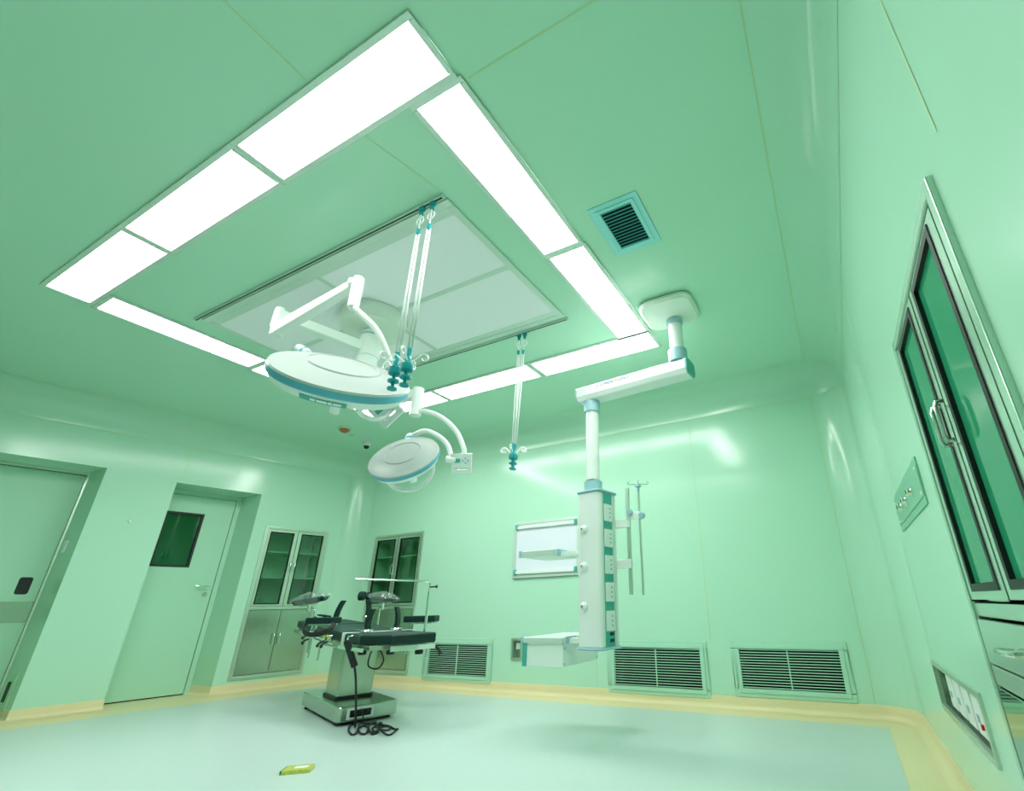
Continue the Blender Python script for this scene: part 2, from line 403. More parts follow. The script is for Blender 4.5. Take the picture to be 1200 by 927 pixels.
for sx in (-1,1):
    for sy in (-1,1):
        x0,x1=sorted((sx*.02,sx*(A-.045))); y0,y1=(-.01,B_-.1) if sy>0 else (-B_+.1,-.05)
        MB().box(x0,x1,y0,y1,-.012,-.005).build('gauze_panel','gauze',t)
# infusion rails
def rail(y,x0,x1,label,sgn):
    t=thing('infusion_rail',label,'rail',((x0+x1)/2,y,H),group=None); L=(x1-x0)/2
    MB().box(-L,L,-.010,.010,-.020,0).build('track','alu',t,bevel=.002)
    MB().box(-L,L,-.0045,.0045,-.0215,-.019).build('slot','black',t)
    for s in (-1,1): MB().box(s*L-.004,s*L+.004,-.011,.011,-.022,0).build('end_cap','alu',t)
    return t
rail(1.315,-4.087,-1.573,'dark slotted infusion rail along the near edge of the gauze diffuser',1)
rail(2.645,-4.087,-1.56,'dark slotted infusion rail along the far edge of the gauze diffuser',1)
def hanger(tx,ty,bx_,by_,zb,label,group,hooks=4,rot=0):
    t=thing('infusion_hanger',label,'hanger',(tx,ty,H))
    top=V3((0,0,-.022)); bot=V3((bx_-tx,by_-ty,zb-H)); d=(bot-top).normalized()
    mb=MB(); mb.cbox((0,0,-.035),(.03,.022,.026)); mb.cyl((0,0,-.05),(0,0,-.075),.011); mb.build('runner','teal',t,bevel=.002)
    s1=top+d*.16
    mb=MB(); mb.tube(arc((0,0,-.118),(1,0,0),(0,0,1),.026,0,2*PI,16)[:-1],.0035,6,closed=True); mb.tube([top+d*.05,s1],.0035,6)
    mb.build('ring_hook','white',t)
    MB().cyl(s1,s1+d*.035,.011).build('upper_collar','teal',t)
    e=bot-d*.19
    q=d.cross(V3((0.9,.44,0))).normalized(); q2=V3((.9,.44,0))
    mb=MB()
    for s in (-1,1): mb.tube([s1+d*.03+q2*s*.007,e+q2*s*.009],.0055,8)
    mb.build('rod','white',t)
    MB().cyl(e-d*.005,e+d*.055,.013).build('lower_collar','teal',t)
    k0=e+d*.07
    for i in range(hooks):
        a=rot+2*PI*i/hooks; o=V3((math.cos(a),math.sin(a),0))
        pts=[k0,k0+o*.03+V3((0,0,.015)),k0+o*.06+V3((0,0,.045)),k0+o*.085+V3((0,0,.04)),k0+o*.092+V3((0,0,.018)),k0+o*.072+V3((0,0,.010)),k0+o*.062+V3((0,0,.022))]
        MB().tube(spline(pts,4),.0038,6).build('hook','white',t)
    mb=MB(); mx=frame((1,0,0),(0,1,0),(0,0,1),k0)
    mb.lathe([(0,.03),(.014,.03),(.016,.0),(.028,-.008),(.03,-.03),(.027,-.042),(.008,-.046),(.008,-.066),(.026,-.072),(.026,-.080),(.008,-.086),(.008,-.108),(.022,-.112),(.022,-.120),(0,-.121)],20,mx=mx)
    mb.build('knob_stack','teal',t); return t
hanger(-1.725,1.315,-1.725,1.315,1.80,'ceiling-hung white infusion rod, left one of the near pair by the big lamp','near')
hanger(-1.645,1.315,-1.645,1.315,1.80,'ceiling-hung white infusion rod, right one of the near pair by the big lamp','near',rot=.5)
hanger(-2.02,2.645,-1.985,2.60,1.765,'distant ceiling-hung white infusion rod, left one of the far pair','far',rot=.4)
hanger(-1.965,2.645,-2.03,2.665,1.780,'distant ceiling-hung white infusion rod, right one of the far pair','far',rot=.4)

# ceiling vent
t=thing('ceiling_vent','square cyan-framed louvred vent in the ceiling outside the light ring','vent',(-.772,1.985,H))
mb=MB()
for a,b,z in ((.152,.212,-.006),(.118,.18,-.012)):
    i1,i2=(.118,.18) if z==-.006 else (.094,.157)
    for p in ((-a,a,-b,-i2),(-a,a,i2,b),(-a,-i1,-i2,i2),(i1,a,-i2,i2)): mb.box(*p,z,0)
mb.build('frame','cyan',t,bevel=.003)
MB().box(-.094,.094,-.157,.157,-.002,-.0005).build('backing','duct',t)
for k in range(13):
    y=-.148+k*.0247; mx=frame((1,0,0),(0,.8,.6),(0,-.6,.8),(0,y,-.008)); MB().cbox((0,0,0),(.188,.020,.002),mx=mx).build('blade','cyandk',t)
# smoke detector, dome camera
t=thing('smoke_detector','small orange-brown domed detector on the ceiling near the left corner','detector',(-5.22,3.41,H))
MB().lathe([(0,0),(.075,0),(.075,-.012),(.06,-.02)],28).build('base','ceil',t)
MB().lathe([(.062,-.018),(.055,-.04),(.03,-.058),(0,-.062)],28).build('dome','orange',t)
t=thing('security_camera','small white dome camera with a black eye on the ceiling by the far corner','camera',(-5.43,3.90,H))
MB().lathe([(0,0),(.055,0),(.055,-.02),(.05,-.045),(.04,-.06),(0,-.06)],28).build('housing','whitemat',t)
MB().lathe([(.036,-.045),(.036,-.062),(.03,-.085),(.015,-.098),(0,-.1)],24).build('lens_dome','black',t)
mb=MB(); mb.lathe([(0,0),(.03,0),(.03,-.006),(0,-.006)],20,mx=frame((1,0,0),(0,1,0),(0,0,1),(-5.38,3.62,H)))
mb.build('ceiling_sensor','ceil',label='tiny round green disc on the ceiling just beyond the dome camera',category='sensor')

# ------------------------------------------------------------------ doors on the left wall
def ring_frame(mb,u0,u1,z0,z1,w,d0,d1,bottom=True,m=0):
    mb.box(u0,u0+w,d0,d1,z0,z1,m); mb.box(u1-w,u1,d0,d1,z0,z1,m); mb.box(u0+w,u1-w,d0,d1,z1-w,z1,m)
    if bottom: mb.box(u0+w,u1-w,d0,d1,z0,z0+w,m)
# frame for the left wall: local x along LU, local y into the wall, z up
aL=math.atan2(LU.y,LU.x)
def leftloc(u,z=0,off=0): return Lc(u,z,off)
# the recess back edge is shifted because jambs run along world X
sh=-WT*LU.x   # u shift of the back plane
dep=WT*LN.x   # depth along the normal
# swing door (door_2)
u0,u1=D2[0]+sh,D2[1]+sh
t=thing('door_2','swing',  'door',leftloc(u0,0,-dep),aL); del t['label']; del t['category']; t['kind']='structure'
w=u1-u0
mb=MB(); ring_frame(mb,0,w,0,D2[2],.05,-.012,.06,bottom=False); mb.build('frame','door',t,bevel=.002)
GX0,GX1,GZ0,GZ1=.147,.50,1.355,1.975
lf=MB(); holed(lf,lambda x,z:V3((x,0,z)),.055,w-.055,.012,D2[2]-.055,[(GX0,GX1,GZ0,GZ1)]); holed(lf,lambda x,z:V3((x,.045,z)),.055,w-.055,.012,D2[2]-.055,[(GX0,GX1,GZ0,GZ1)])
lf.build('leaf','door',t)
MB().box(.05,w-.05,.012,.05,0,.012).build('gap_shade','black',t)  # black strip standing in for the shadow under the leaf
mb=MB(); ring_frame(mb,GX0-.004,GX1+.004,GZ0-.004,GZ1+.004,.022,-.005,.05); mb.build('gasket','black',t)
MB().box(GX0,GX1,.018,.024,GZ0,GZ1).build('glass_pane','glassdk',t)
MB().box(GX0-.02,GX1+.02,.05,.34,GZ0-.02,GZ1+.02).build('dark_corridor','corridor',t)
mb=MB(); mb.cyl((w-.11,-.002,1.14),(w-.11,-.012,1.14),.026); mb.tube([(w-.11,-.01,1.14),(w-.11,-.05,1.14),(w-.14,-.055,1.142),(w-.235,-.052,1.146)],.009,10); mb.build('lever_handle','chrome',t)
mb=MB(); mb.cyl((w-.115,-.002,1.055),(w-.115,-.012,1.055),.024); mb.cyl((w-.115,-.01,1.055),(w-.115,-.016,1.055),.009); mb.build('lock_cylinder','steel',t)
# sliding door (door_1)
u0,u1=D1[0]+sh,D1[1]+sh
t=thing('door_1','x','x',leftloc(u0,0,-dep),aL); del t['label']; del t['category']; t['kind']='structure'
w=u1-u0
mb=MB(); mb.box(-.02,w+.02,-.035,.04,D1[2]-.03,D1[2]); mb.box(w-.012,w+.02,-.03,.05,0,D1[2]-.03); mb.build('frame','steelframe',t,bevel=.002)
MB().box(-.02,w-.014,0,.04,.01,D1[2]-.035).build('leaf','door',t)
MB().box(-.02,w-.018,-.004,.001,.80,.985).build('kick_band','steel',t)
mb=MB(); mb.rbox(-.045,.045,-.08,.08,-.008,.002,.02,4,mx=frame((1,0,0),(0,0,1),(0,-1,0),(w-.125,0,1.13))); mb.build('grip_recess','black',t)
# small things set in the jamb of the sliding door
jx=Lc(D1[1],0)
t=thing('sensor_tag','small white square sensor plate on the jamb of the sliding door','sensor',(jx.x-.26,jx.y-.0,1.50)); 
MB().box(-.03,.03,-.012,0,-.06,.06).build('plate','whitemat',t,bevel=.003); MB().box(-.012,.012,-.014,-.012,-.01,.03).build('window','film',t)
t=thing('foot_switch_box','black rectangular foot switch recess low in the sliding door jamb','switch',(jx.x-.20,jx.y,.235))
MB().box(-.085,.085,-.012,0,-.15,.15).build('cover_plate','door',t,bevel=.002); MB().box(-.05,.02,-.016,-.010,-.09,.07).build('slot','black',t)
# round wall sensor
p=Lc(2.257,1.765)
t=thing('wall_button','tiny round white button on the green wall between the two doorways','button',p,aL)
MB().lathe([(0,.012),(.010,.012),(.014,.006),(.016,0)],20,mx=frame((1,0,0),(0,0,1),(0,-1,0))).build('cap','whitemat',t)
MB().lathe([(.021,.003),(.021,0)],20,mx=frame((1,0,0),(0,0,1),(0,-1,0))).build('base_ring','steel',t)

# ------------------------------------------------------------------ recessed cabinets
def handle(t,x,z,l,name='handle',vert=True,y=-.018,rad=.006,dp=.035):
    pts=[(x,y,z-l/2),(x,y-dp*.8,z-l/2),(x,y-dp,z-l/2+.012),(x,y-dp,z+l/2-.012),(x,y-dp*.8,z+l/2),(x,y,z+l/2)]
    if not vert: pts=[(x+(p[2]-z),p[1],z) for p in pts]
    return MB().tube(pts,rad,8).build(name,'chrome',t)
def cabinet(name,label,loc,rotz,w,z0,z1,split,bd,glass,inner,low,drawer=None,hdp=.035,shelfz=(.33,.66),fr='steelframe',mid=.09,sb=.028,tb=.030,gk=.013,hl_=.11,dpt=.32,top_over=0):
    t=thing(name,label,'cabinet',loc,rotz,None)
    mb=MB(); ring_frame(mb,0,w,z0,z1,.028,-.014,.02); ring_frame(mb,.022,w-.022,z0+.022,z1-.022,.018,-.007,.02); 
    mb.box(.03,w-.03,-.008,.02,split-.055,split-.02); mb.build('frame',fr,t,bevel=.003)
    # carcass
    mb=MB(); i=.035
    vs=[(i,0,z0+i),(w-i,0,z0+i),(w-i,0,z1-i),(i,0,z1-i),(i,dpt,z0+i),(w-i,dpt,z0+i),(w-i,dpt,z1-i),(i,dpt,z1-i)]
    mb.add(vs,[(4,5,6,7),(0,4,7,3),(1,2,6,5),(3,7,6,2),(0,1,5,4)]); mb.build('carcass',inner,t)
    for s in shelfz:
        zz=split+(z1-split)*s; MB().box(i,w-i,.03,dpt-.01,zz,zz+.012).build('shelf',inner,t)
    for x in (i+.05,w-i-.05):
        MB().box(x,x+.02,dpt-.012,dpt-.004,split,z1-i).build('shelf_support','steelframe',t)
    c=w/2
    for s in (0,1):
        x0,x1=(.042,c-.002) if s==0 else (c+.002,w-.042)
        zb,zt=split-.015,z1-.042
        gx0,gx1=(x0+sb,x1-mid/2) if s==0 else (x0+mid/2,x1-sb)
        gz0,gz1=zb+bd*.5,zt-tb
        mb=MB(); holed(mb,lambda x,z:V3((x,-.012,z)),x0,x1,zb,zt,[(gx0,gx1,gz0,gz1)]); holed(mb,lambda x,z:V3((x,.008,z)),x0,x1,zb,zt,[(gx0,gx1,gz0,gz1)])
        ring_frame(mb,x0,x1,zb,zt,.004,-.012,.008)
        d=mb.build('glass_door',fr,t)
        mb=MB(); ring_frame(mb,gx0-.003,gx1+.003,gz0-.003,gz1+.003,gk,-.015,.006); mb.build('gasket','black',d)
        MB().box(gx0,gx1,-.004,.0,gz0,gz1).build('glass_pane',glass,d)
        hx=x1-mid/4 if s==0 else x0+mid/4
        handle(d,hx,(gz0+gz1)/2+hl_*.1,hl_,dp=hdp)
    lt=split-.06
    if drawer:
        zt=lt; zb=zt-drawer
        d=MB().box(.045,w-.045,-.014,.006,zb+.003,zt-.003).build('drawer',fr,t,bevel=.002)
        handle(d,c*.98,(zt+zb)/2+.0,.12,vert=False); lt=zb
        MB().box(.045,w-.045,-.012,.004,lt-.05,lt-.003).build('rail',fr,t,bevel=.002); lt-=.053
    for s in (0,1):
        x0,x1=(.045,c-.002) if s==0 else (c+.002,w-.045)
        d=MB().box(x0,x1,-.013,.004,z0+.045,lt-.003).build('lower_door',low,t,bevel=.002)
        handle(d,x1-.03 if s==0 else x0+.03,(z0+.045+lt)/2+.02,hl_)
    return t
cabinet('instrument_cabinet','steel recessed instrument cabinet on the left wall beside the swing door',Lc(CABL[0],0),aL,CABL[1]-CABL[0],CABL[2],CABL[3],.925,.045,'glass','cabin','steel')
cabinet('instrument_cabinet','steel recessed instrument cabinet on the back wall behind the operating table',V3((CABB[0],YB,0)),0,CABB[1]-CABB[0],CABB[2],CABB[3],.90,.06,'glass','cabin','steel')
cabinet('wide_instrument_cabinet','tall dark-glazed steel cabinet cut off by the right edge of the photo',V3((XR,CABR[1],0)),-PI/2,CABR[1]-CABR[0],CABR[2],CABR[3],.85,.055,'paneopaque','cabindark','mirror',drawer=.115,mid=.09,sb=.05,tb=.018,gk=.020,fr='bright',hl_=.105,hdp=.020,shelfz=(.36,.7))

# ------------------------------------------------------------------ return air vents on the back wall
VL=['louvred return vent low on the back wall just right of the operating table','louvred return vent low on the back wall below the pendant tower','louvred return vent low on the back wall nearest the right corner']
for (x0,x1,z0,z1),lb in zip(VENTS,VL):
    t=thing('return_air_vent',lb,'vent',(x0,YB,z0),group='return air vents'); w=x1-x0; h=z1-z0; fx,fz=.066,.062
    mb=MB()
    for p in ((0,w,0,fz),(0,w,h-fz,h),(0,fx,fz,h-fz),(w-fx,w,fz,h-fz)): mb.box(p[0],p[1],-.010,.02,p[2],p[3])
    for p in ((.03,w-.03,.03,fz),(.03,w-.03,h-fz,h-.03),(.03,fx,fz,h-fz),(w-fx,w-.03,fz,h-fz)): mb.box(p[0],p[1],-.016,.02,p[2],p[3])
    mb.build('frame','slat',t,bevel=.003)
    mb=MB(); i=.04; d=.25
    mb.add([(i,0.02,i),(w-i,0.02,i),(w-i,0.02,h-i),(i,0.02,h-i),(i,d,i),(w-i,d,i),(w-i,d,h-i),(i,d,h-i)],[(4,5,6,7),(0,4,7,3),(1,2,6,5),(3,7,6,2),(0,1,5,4)]); mb.build('duct','duct',t)
    n=15
    for k in range(n):
        z=fz+(h-2*fz)*(k+.5)/n; mx=frame((1,0,0),(0,.985,-.17),(0,.17,.985),(w/2,.004,z))
        MB().cbox((0,0,0),(w-2*fx+.004,.020,.0062),mx=mx).build('louvre_blade','slat',t)
    MB().box(w/2-.004,w/2+.004,-.008,.004,fz,h-fz).build('mullion','slat',t)
# film viewer
t=thing('film_viewer','steel-framed white x-ray film viewing panel on the back wall behind the pendant','film viewer',(FV[0],YB,FV[2])); w=FV[1]-FV[0]; h=FV[3]-FV[2]
mb=MB(); ring_frame(mb,0,w,0,h,.035,-.022,0); mb.build('frame','alu',t,bevel=.004)
MB().box(.035,w-.035,-.012,-.002,.035,h-.035).build('panel','film',t)
for z,nm in ((h-.062,'upper_clip_bar'),(.062,'lower_clip_bar')):
    b=MB().box(.05,w-.05,-.04,-.010,z-.022,z+.014).build(nm,'whitemat',t,bevel=.004)
    for x in (.045,w-.045): MB().box(x-.014,x+.014,-.046,-.008,z-.028,z+.028).build('end_clip','tealpanel',b,bevel=.003)
# small wall outlet box on back wall
def socket_panel(name,label,loc,rotz,w,h,n,inner_d=.05,left=.12,red=True,right=.1):
    t=thing(name,label,'outlet panel',loc,rotz)
    mb=MB(); ring_frame(mb,0,w,0,h,.022,-.01,.01); mb.build('frame','steelframe',t,bevel=.002)
    mb=MB(); i=.014; d=inner_d
    mb.add([(i,0,i),(w-i,0,i),(w-i,0,h-i),(i,0,h-i),(i,d,i),(w-i,d,i),(w-i,d,h-i),(i,d,h-i)],[(4,5,6,7),(0,4,7,3),(1,2,6,5),(3,7,6,2),(0,1,5,4)]); mb.build('recess_box','steel',t)
    return t
t=socket_panel('wall_outlet','small steel recessed outlet box on the back wall left of the lower pendant shelf',V3((OUTB[0],YB,OUTB[2])),0,OUTB[1]-OUTB[0],OUTB[3]-OUTB[2],0)
MB().cyl((.07,.05,.07),(.07,.03,.07),.014).build('ground_terminal','chrome',t); MB().box(.04,.1,.03,.05,.1,.16).build('socket','whitemat',t,bevel=.003)
# right wall: low socket panel with four white sockets
w=OUTR[1]-OUTR[0]; h=OUTR[3]-OUTR[2]
t=socket_panel('socket_panel','long recessed steel panel of four white sockets low on the right wall',V3((XR,OUTR[1],OUTR[2])),-PI/2,w,h,4,.045)
MB().box(.035,.16,.03,.044,.10,.13).build('port','black',t,bevel=.002) if False else MB().cbox((.11,.035,.135),(.045,.02,.03)).build('port','black',t)
MB().cyl((.13,.045,.05),(.13,.02,.05),.014).build('ground_terminal','chrome',t)
for k in range(4):
    x=.30+k*.165; s=MB().box(x-.062,x+.062,.006,.044,.045,.175).build('socket','white',t,bevel=.006)
    for dx in (-.012,.012): MB().box(x+dx-.003,x+dx+.003,.003,.008,.09,.115).build('pin_slot','bluegrey',s)
    if k==3: MB().cbox((x+.045,.003,.085),(.018,.008,.016)).build('switch','red',s,label='red switch')
# gas outlet panel
t=thing('gas_outlet_panel','green steel wall plate with three round gas outlets on the right wall','gas panel',(XR,2.895,1.165),-PI/2)
mb=MB(); mb.box(0,.86,-.006,0,0,.182); mb.build('plate','plate',t,bevel=.002)
MB().box(.0,.86,-.009,-.006,.03,.148).build('inner_plate','plate',t,bevel=.001)
for x in (.23,.415,.62):
    mx=frame((1,0,0),(0,0,1),(0,-1,0),(x,-.009,.092))
    o=MB().lathe([(.027,0),(.027,.004),(.019,.006),(.018,.016),(.013,.019),(0,.019)],24,mx=mx).build('gas_outlet','chrome',t)
    MB().lathe([(.008,.0192),(.008,.021),(0,.021)],12,mx=mx).build('port','black',o)
for x in (.03,.83):
    for z in (.045,.14): MB().lathe([(.008,0),(.006,.003),(0,.003)],10,mx=frame((1,0,0),(0,0,1),(0,-1,0),(x,-.009,z))).build('screw','white',t)

# ------------------------------------------------------------------ ceiling pendant
t=thing('ceiling_pendant','white ceiling supply pendant with boxed arm, tower, shelves and infusion poles','pendant',(-.80,3.005,H))
O=V3((-.80,3.005,H))
mb=MB(); pts=[]
a_,b_=.205,.195
for k in range(48):
    th=2*PI*k/48; c,s_=math.cos(th),math.sin(th); q=(abs(c)**5+abs(s_)**5)**(-1/5); pts.append((a_*c*q,b_*s_*q))
mb.prism([(x-.01,y-.09) for x,y in pts],-.055,0,ch=.018); mb.build('ceiling_cover','ivory',t)
MB().cyl((0,0,-.05),(0,0,-.10),.062,n=32).build('upper_ring','bluegrey',t)
MB().cyl((0,0,-.06),(0,0,-.425),.052,n=32).build('drop_tube','white',t)
MB().cyl((0,0,-.33),(0,0,-.428),.072,n=32).build('arm_collar','bluegrey',t)
# arm
E1=V3((.076,.015,0)); E2=V3((-.885,.098,0)); du=(E2-E1).normalized(); dv=V3((-du.y,du.x,0))
mx=frame(du,dv,(0,0,1),E1+V3((0,0,-.552))); LA=(E2-E1).length
prof=[(-.083,.035),(-.083,.100),(-.066,.122),(.066,.122),(.083,.100),(.083,.035),(.060,0),(-.060,0)]
mb=MB(); vs=[(x,p[0],p[1]) for x in (0,LA) for p in prof]; n=8
mb.add(vs,[(i,(i+1)%n,n+(i+1)%n,n+i) for i in range(n)]+[tuple(range(n)),tuple(range(2*n-1,n-1,-1))],mx=mx); am=mb.build('arm','white',t,bevel=.006)
for x in (-.012,LA):
    mb=MB(); vs=[(x+e,p[0]*1.02,p[1]*1.01) for e in (0,.012) for p in prof]; mb.add(vs,[(i,(i+1)%n,n+(i+1)%n,n+i) for i in range(n)]+[tuple(range(n)),tuple(range(2*n-1,n-1,-1))],mx=mx)
    mb.build('arm_end_cap','tealpanel' if x<0 else 'bluegrey',am,bevel=.003)
# lettering on the arm's front face (front = the side towards -y)
fx=mx@frame((-1,0,0),(0,0,1),(0,1,0),(LA*.70,.0845,.092))
def armtxt(s,u,m,size=.030): txt('lettering',s,size,mx@frame((-1,0,0),(0,0,1),(0,1,0),(u,.0845,.090)),m,am)
armtxt('C',LA-.250,'orange',.042); armtxt('HEN',LA-.312,'blue',.042); armtxt('H',LA-.380,'orange',.042); armtxt('ONG',LA-.445,'blue',.042)
MB().tube([ (mx@V3((LA-.205+.014*math.cos(a),.0845,.090+.014*math.sin(a)))) for a in [k*PI/6 for k in range(12)]],.0016,5,closed=True).build('logo_ring','blueband',am)
# column
CX_,CY_=-.785,.095
MB().cyl((CX_,CY_,-.545),(CX_,CY_,-.645),.066,n=32).build('column_collar','bluegrey',t)
MB().cyl((CX_,CY_,-.62),(CX_,CY_,-1.25),.052,n=32).build('column','white',t)
MB().cyl((CX_,CY_,-1.215),(CX_,CY_,-1.232),.056,n=32).build('column_flange','chrome',t)
MB().cyl((CX_,CY_,-1.23),(CX_,CY_,-1.315),.070,n=32).build('tower_collar','bluegrey',t)
# tower
TWC=V3((-.757,.100,0)); TM=Matrix.Translation(TWC)@Matrix.Rotation(math.radians(-9),4,'Z')
hx_,hy_=.098,.118; z0,z1=.565-H,1.635-H
x0,x1,y0,y1=-hx_,hx_,-hy_,hy_
tw=MB().rbox(x0,x1,y0,y1,z0+.012,z1-.012,.028,5,mx=TM).build('tower','white',t)
for z in (z0,z1-.014): MB().rbox(x0-.012,x1+.012,y0-.014,y1+.012,z,z+.016,.035,5,mx=TM).build('tower_end_plate','bluegrey',t)
MB().box(x1-.0005,x1+.003,y0+.052,y0+.165,z0+.02,z1-.02,mx=TM).build('service_strip','tealpanel',tw)
for g in (y0+.034,y0+.178): MB().box(x1-.001,x1+.007,g,g+.012,z0+.02,z1-.02,mx=TM).build('side_rail','alu',tw)
for k in range(5):
    zc=z1-.165-k*.182
    s=MB().box(x1+.001,x1+.012,y0+.060,y0+.157,zc-.062,zc+.062,mx=TM).build('outlet_plate','white',tw,bevel=.003)
    for zz in (-.03,0,.03): MB().box(x1+.011,x1+.0135,y0+.115,y0+.135,zc+zz-.006,zc+zz+.006,mx=TM).build('socket_hole','bluegrey',s)
for zc in (z0+.055,z0+.095): MB().box(x1+.002,x1+.008,y0+.105,y0+.145,zc-.010,zc+.010,mx=TM).build('port','black',tw)
for zc in (1.352-H,1.095-H,.835-H):
    mxg=TM@frame((1,0,0),(0,0,1),(0,-1,0),(-.035,y0,zc))
    g=MB().lathe([(.030,0),(.030,.010),(.024,.016),(.016,.020),(.014,.030),(0,.031)],24,mx=mxg).build('gas_socket','white',tw)
    MB().lathe([(.007,.0315),(.007,.034),(0,.034)],12,mx=mxg).build('gas_port','orange' if zc>-1.9 and zc<-1.5 else 'steel',g)
x0,x1=-.852,-.662
# shelves with drawer
def shelf(nm,xa,xb,ya,yb,zt,th,dr):
    s=MB().box(xa,xb,ya,yb,zt-th,zt).build(nm,'whitemat',t,bevel=.004)
    MB().box(xa-.006,xb+.006,ya-.008,ya+.002,zt-th+.006,zt-.002).build('front_rail','alu',s,bevel=.002)
    MB().box(xb-.002,xb+.007,ya-.008,yb,zt-th+.006,zt-.002).build('side_rail','alu',s,bevel=.002)
    MB().rbox(xb+.002,xb+.016,ya+.03,ya+.17,zt-th-.0,zt+.004,.005,2).build('corner_grip','bluegrey',s)
    MB().box(xa-.012,xa+.01,ya-.012,ya+.03,zt-th,zt+.004).build('corner_block','bluegrey',s,bevel=.003)
    if dr:
        d=MB().box(xa+.012,xb-.004,ya+.012,yb-.02,zt-th-dr,zt-th).build('drawer_box','whitemat',t,bevel=.003)
        MB().box(xa+.0,xa+.03,ya+.002,ya+.013,zt-th-dr,zt-th).build('drawer_edge','tealpanel',d)
        for yy in (ya+.03,yb-.05):
            for zz in (zt-th-.03,zt-th-dr+.02): MB().cyl((xb-.005,yy,zz),(xb,yy,zz),.005,n=8).build('screw','tealpanel',d)
    return s
shelf('upper_shelf',-1.363,-1.065,-.005,.33,1.232-H,.045,0)
shelf('lower_shelf',-1.315,-.985,-.005,.56,.640-H,.038,.145)
for z in (1.205-H,.62-H): MB().box(-1.07 if z>-2 else -.99,x0+.02,.06,.13,z-.02,z+.015).build('shelf_bracket','whitemat',t,bevel=.003)
# infusion poles clamped right of the tower
px1,px2=-.553,-.462; py=.215
MB().box(px1-.013,px1+.013,py-.009,py+.009,.905-H,1.672-H).build('pole_rail','steelframe',t,bevel=.002)
MB().cyl((px2,py,.900-H),(px2,py,1.66-H),.0085,n=12).build('infusion_pole','steelframe',t)
for z in (1.405-H,1.115-H):
    b=MB().box(x1-.01,px1+.018,py-.02,py+.006,z-.032,z+.032).build('pole_bracket','whitemat',t,bevel=.004)
b=MB().box(px1-.01,px2+.012,py-.022,py-.004,1.455-H-.026,1.455-H+.026).build('clamp_bar','whitemat',t,bevel=.004)
for x,z in ((px1+.025,1.478-H),(px2+.03,1.445-H)): MB().lathe([(.022,0),(.026,.012),(.022,.028),(0,.03)],14,mx=frame((1,0,0),(0,0,1),(0,-1,0),(x,py-.02,z))).build('clamp_knob','bluegrey',b)
hd=MB().lathe([(0,.03),(.02,.028),(.024,.006),(.010,0),(.010,-.03)],18,mx=frame((1,0,0),(0,1,0),(0,0,1),(px2,py,1.665-H))).build('hook_head','bluegrey',t)
for i in range(4):
    a=.4+i*PI/2; o=V3((math.cos(a),math.sin(a),0)); k0=V3((px2,py,1.68-H))
    MB().tube(spline([k0,k0+o*.04+V3((0,0,.012)),k0+o*.068+V3((0,0,.008)),k0+o*.078+V3((0,0,.022)),k0+o*.066+V3((0,0,.03))],4),.003,6).build('hook','chrome',hd)

# ------------------------------------------------------------------ surgical lamps
SH=V3((-2.86,1.93,0))
t=thing('surgical_lamp','two-headed white ceiling surgical lamp with blue rims over the operating table','surgical lamp',(SH.x,SH.y,H))
def loc(p): p=V3(p); return p-V3((SH.x,SH.y,H))
def px(x,y,d): return CAM+(CR*((x-CX)/F_PX)-CU*((y-CY)/F_PX)+CF)*d
def lp(x,y,d): return loc(px(x,y,d))
MB().lathe([(0,-.0165),(.236,-.0165),(.238,-.032),(.202,-.125),(.224,-.136),(.10,-.141),(0,-.141)],64).build('ceiling_canopy','ivory',t)
mb=MB(); mb.cyl((0,0,-.13),(0,0,-.19),.055,n=28); mb.cyl((0,0,-.17),(0,0,-.60),.072,n=28); mb.build('central_shaft','whitemat',t)
MB().cyl((0,0,-.185),(0,0,-.20),.074,n=28).build('shaft_ring','bluegrey',t)
def boxarm(a,b,w0,h0,w1=None,h1=None,name='arm',m='white',up=V3((0,0,1)),par=None,bev=.008):
    a,b=V3(a),V3(b); d=(b-a); L=d.length; d.normalize(); s_=d.cross(up).normalized(); u_=s_.cross(d)
    w1=w1 or w0; h1=h1 or h0; mb=MB(); vs=[]
    for q,w,h in ((0,w0,h0),(L,w1,h1)):
        for sx,sy in ((-1,-1),(1,-1),(1,1),(-1,1)): vs.append(a+d*q+s_*sx*w/2+u_*sy*h/2)
    mb.add(vs,[(0,1,2,3),(7,6,5,4),(0,4,5,1),(1,5,6,2),(2,6,7,3),(3,7,4,0)]); return mb.build(name,m,par or t,bevel=bev)
zA=-.305
EL=lp(326,376,3.0); EL.z=zA
boxarm((0,0,zA),EL,.085,.075,.075,.062,'extension_arm','whitemat')
mb=MB(); mb.cyl((0,0,zA-.07),(0,0,zA+.06),.08,n=28); mb.build('upper_hub','whitemat',t,bevel=.004)
mb=MB(); mb.cyl(EL+V3((0,0,.05)),EL+V3((0,0,-.10)),.035,.037,n=24); mb.build('elbow_post','white',t,bevel=.006)
SA=EL+V3((.02,0,-.115)); ST=lp(417,333,2.55)
MB().cyl(SA+V3((0,0,.03)),SA+V3((0,0,-.045)),.039,.036,n=24).build('elbow_joint','white',t,bevel=.006)
boxarm(SA,ST,.062,.085,.05,.055,'spring_arm')
MB().cyl(ST+V3((-.0,.0,.0))-CR*.028,ST+CR*.028,.037,n=20).build('knuckle','white',t,bevel=.005)
P0=ST+V3((.02,.0,.035)); P1=V3((P0.x,P0.y,P0.z-.20))
MB().tube([P0,P0+V3((0,0,-.05)),P1],[.029,.031,.029],20).build('drop_post','white',t,bevel=.004)
YK=[P1+V3((.01,0,.0)),lp(440,385,2.45),lp(453,412,2.45),lp(461,440,2.47),lp(463,462,2.47),lp(460,474,2.45)]
MB().tube(spline(YK,6),.0165,14).build('outer_yoke','white',t)
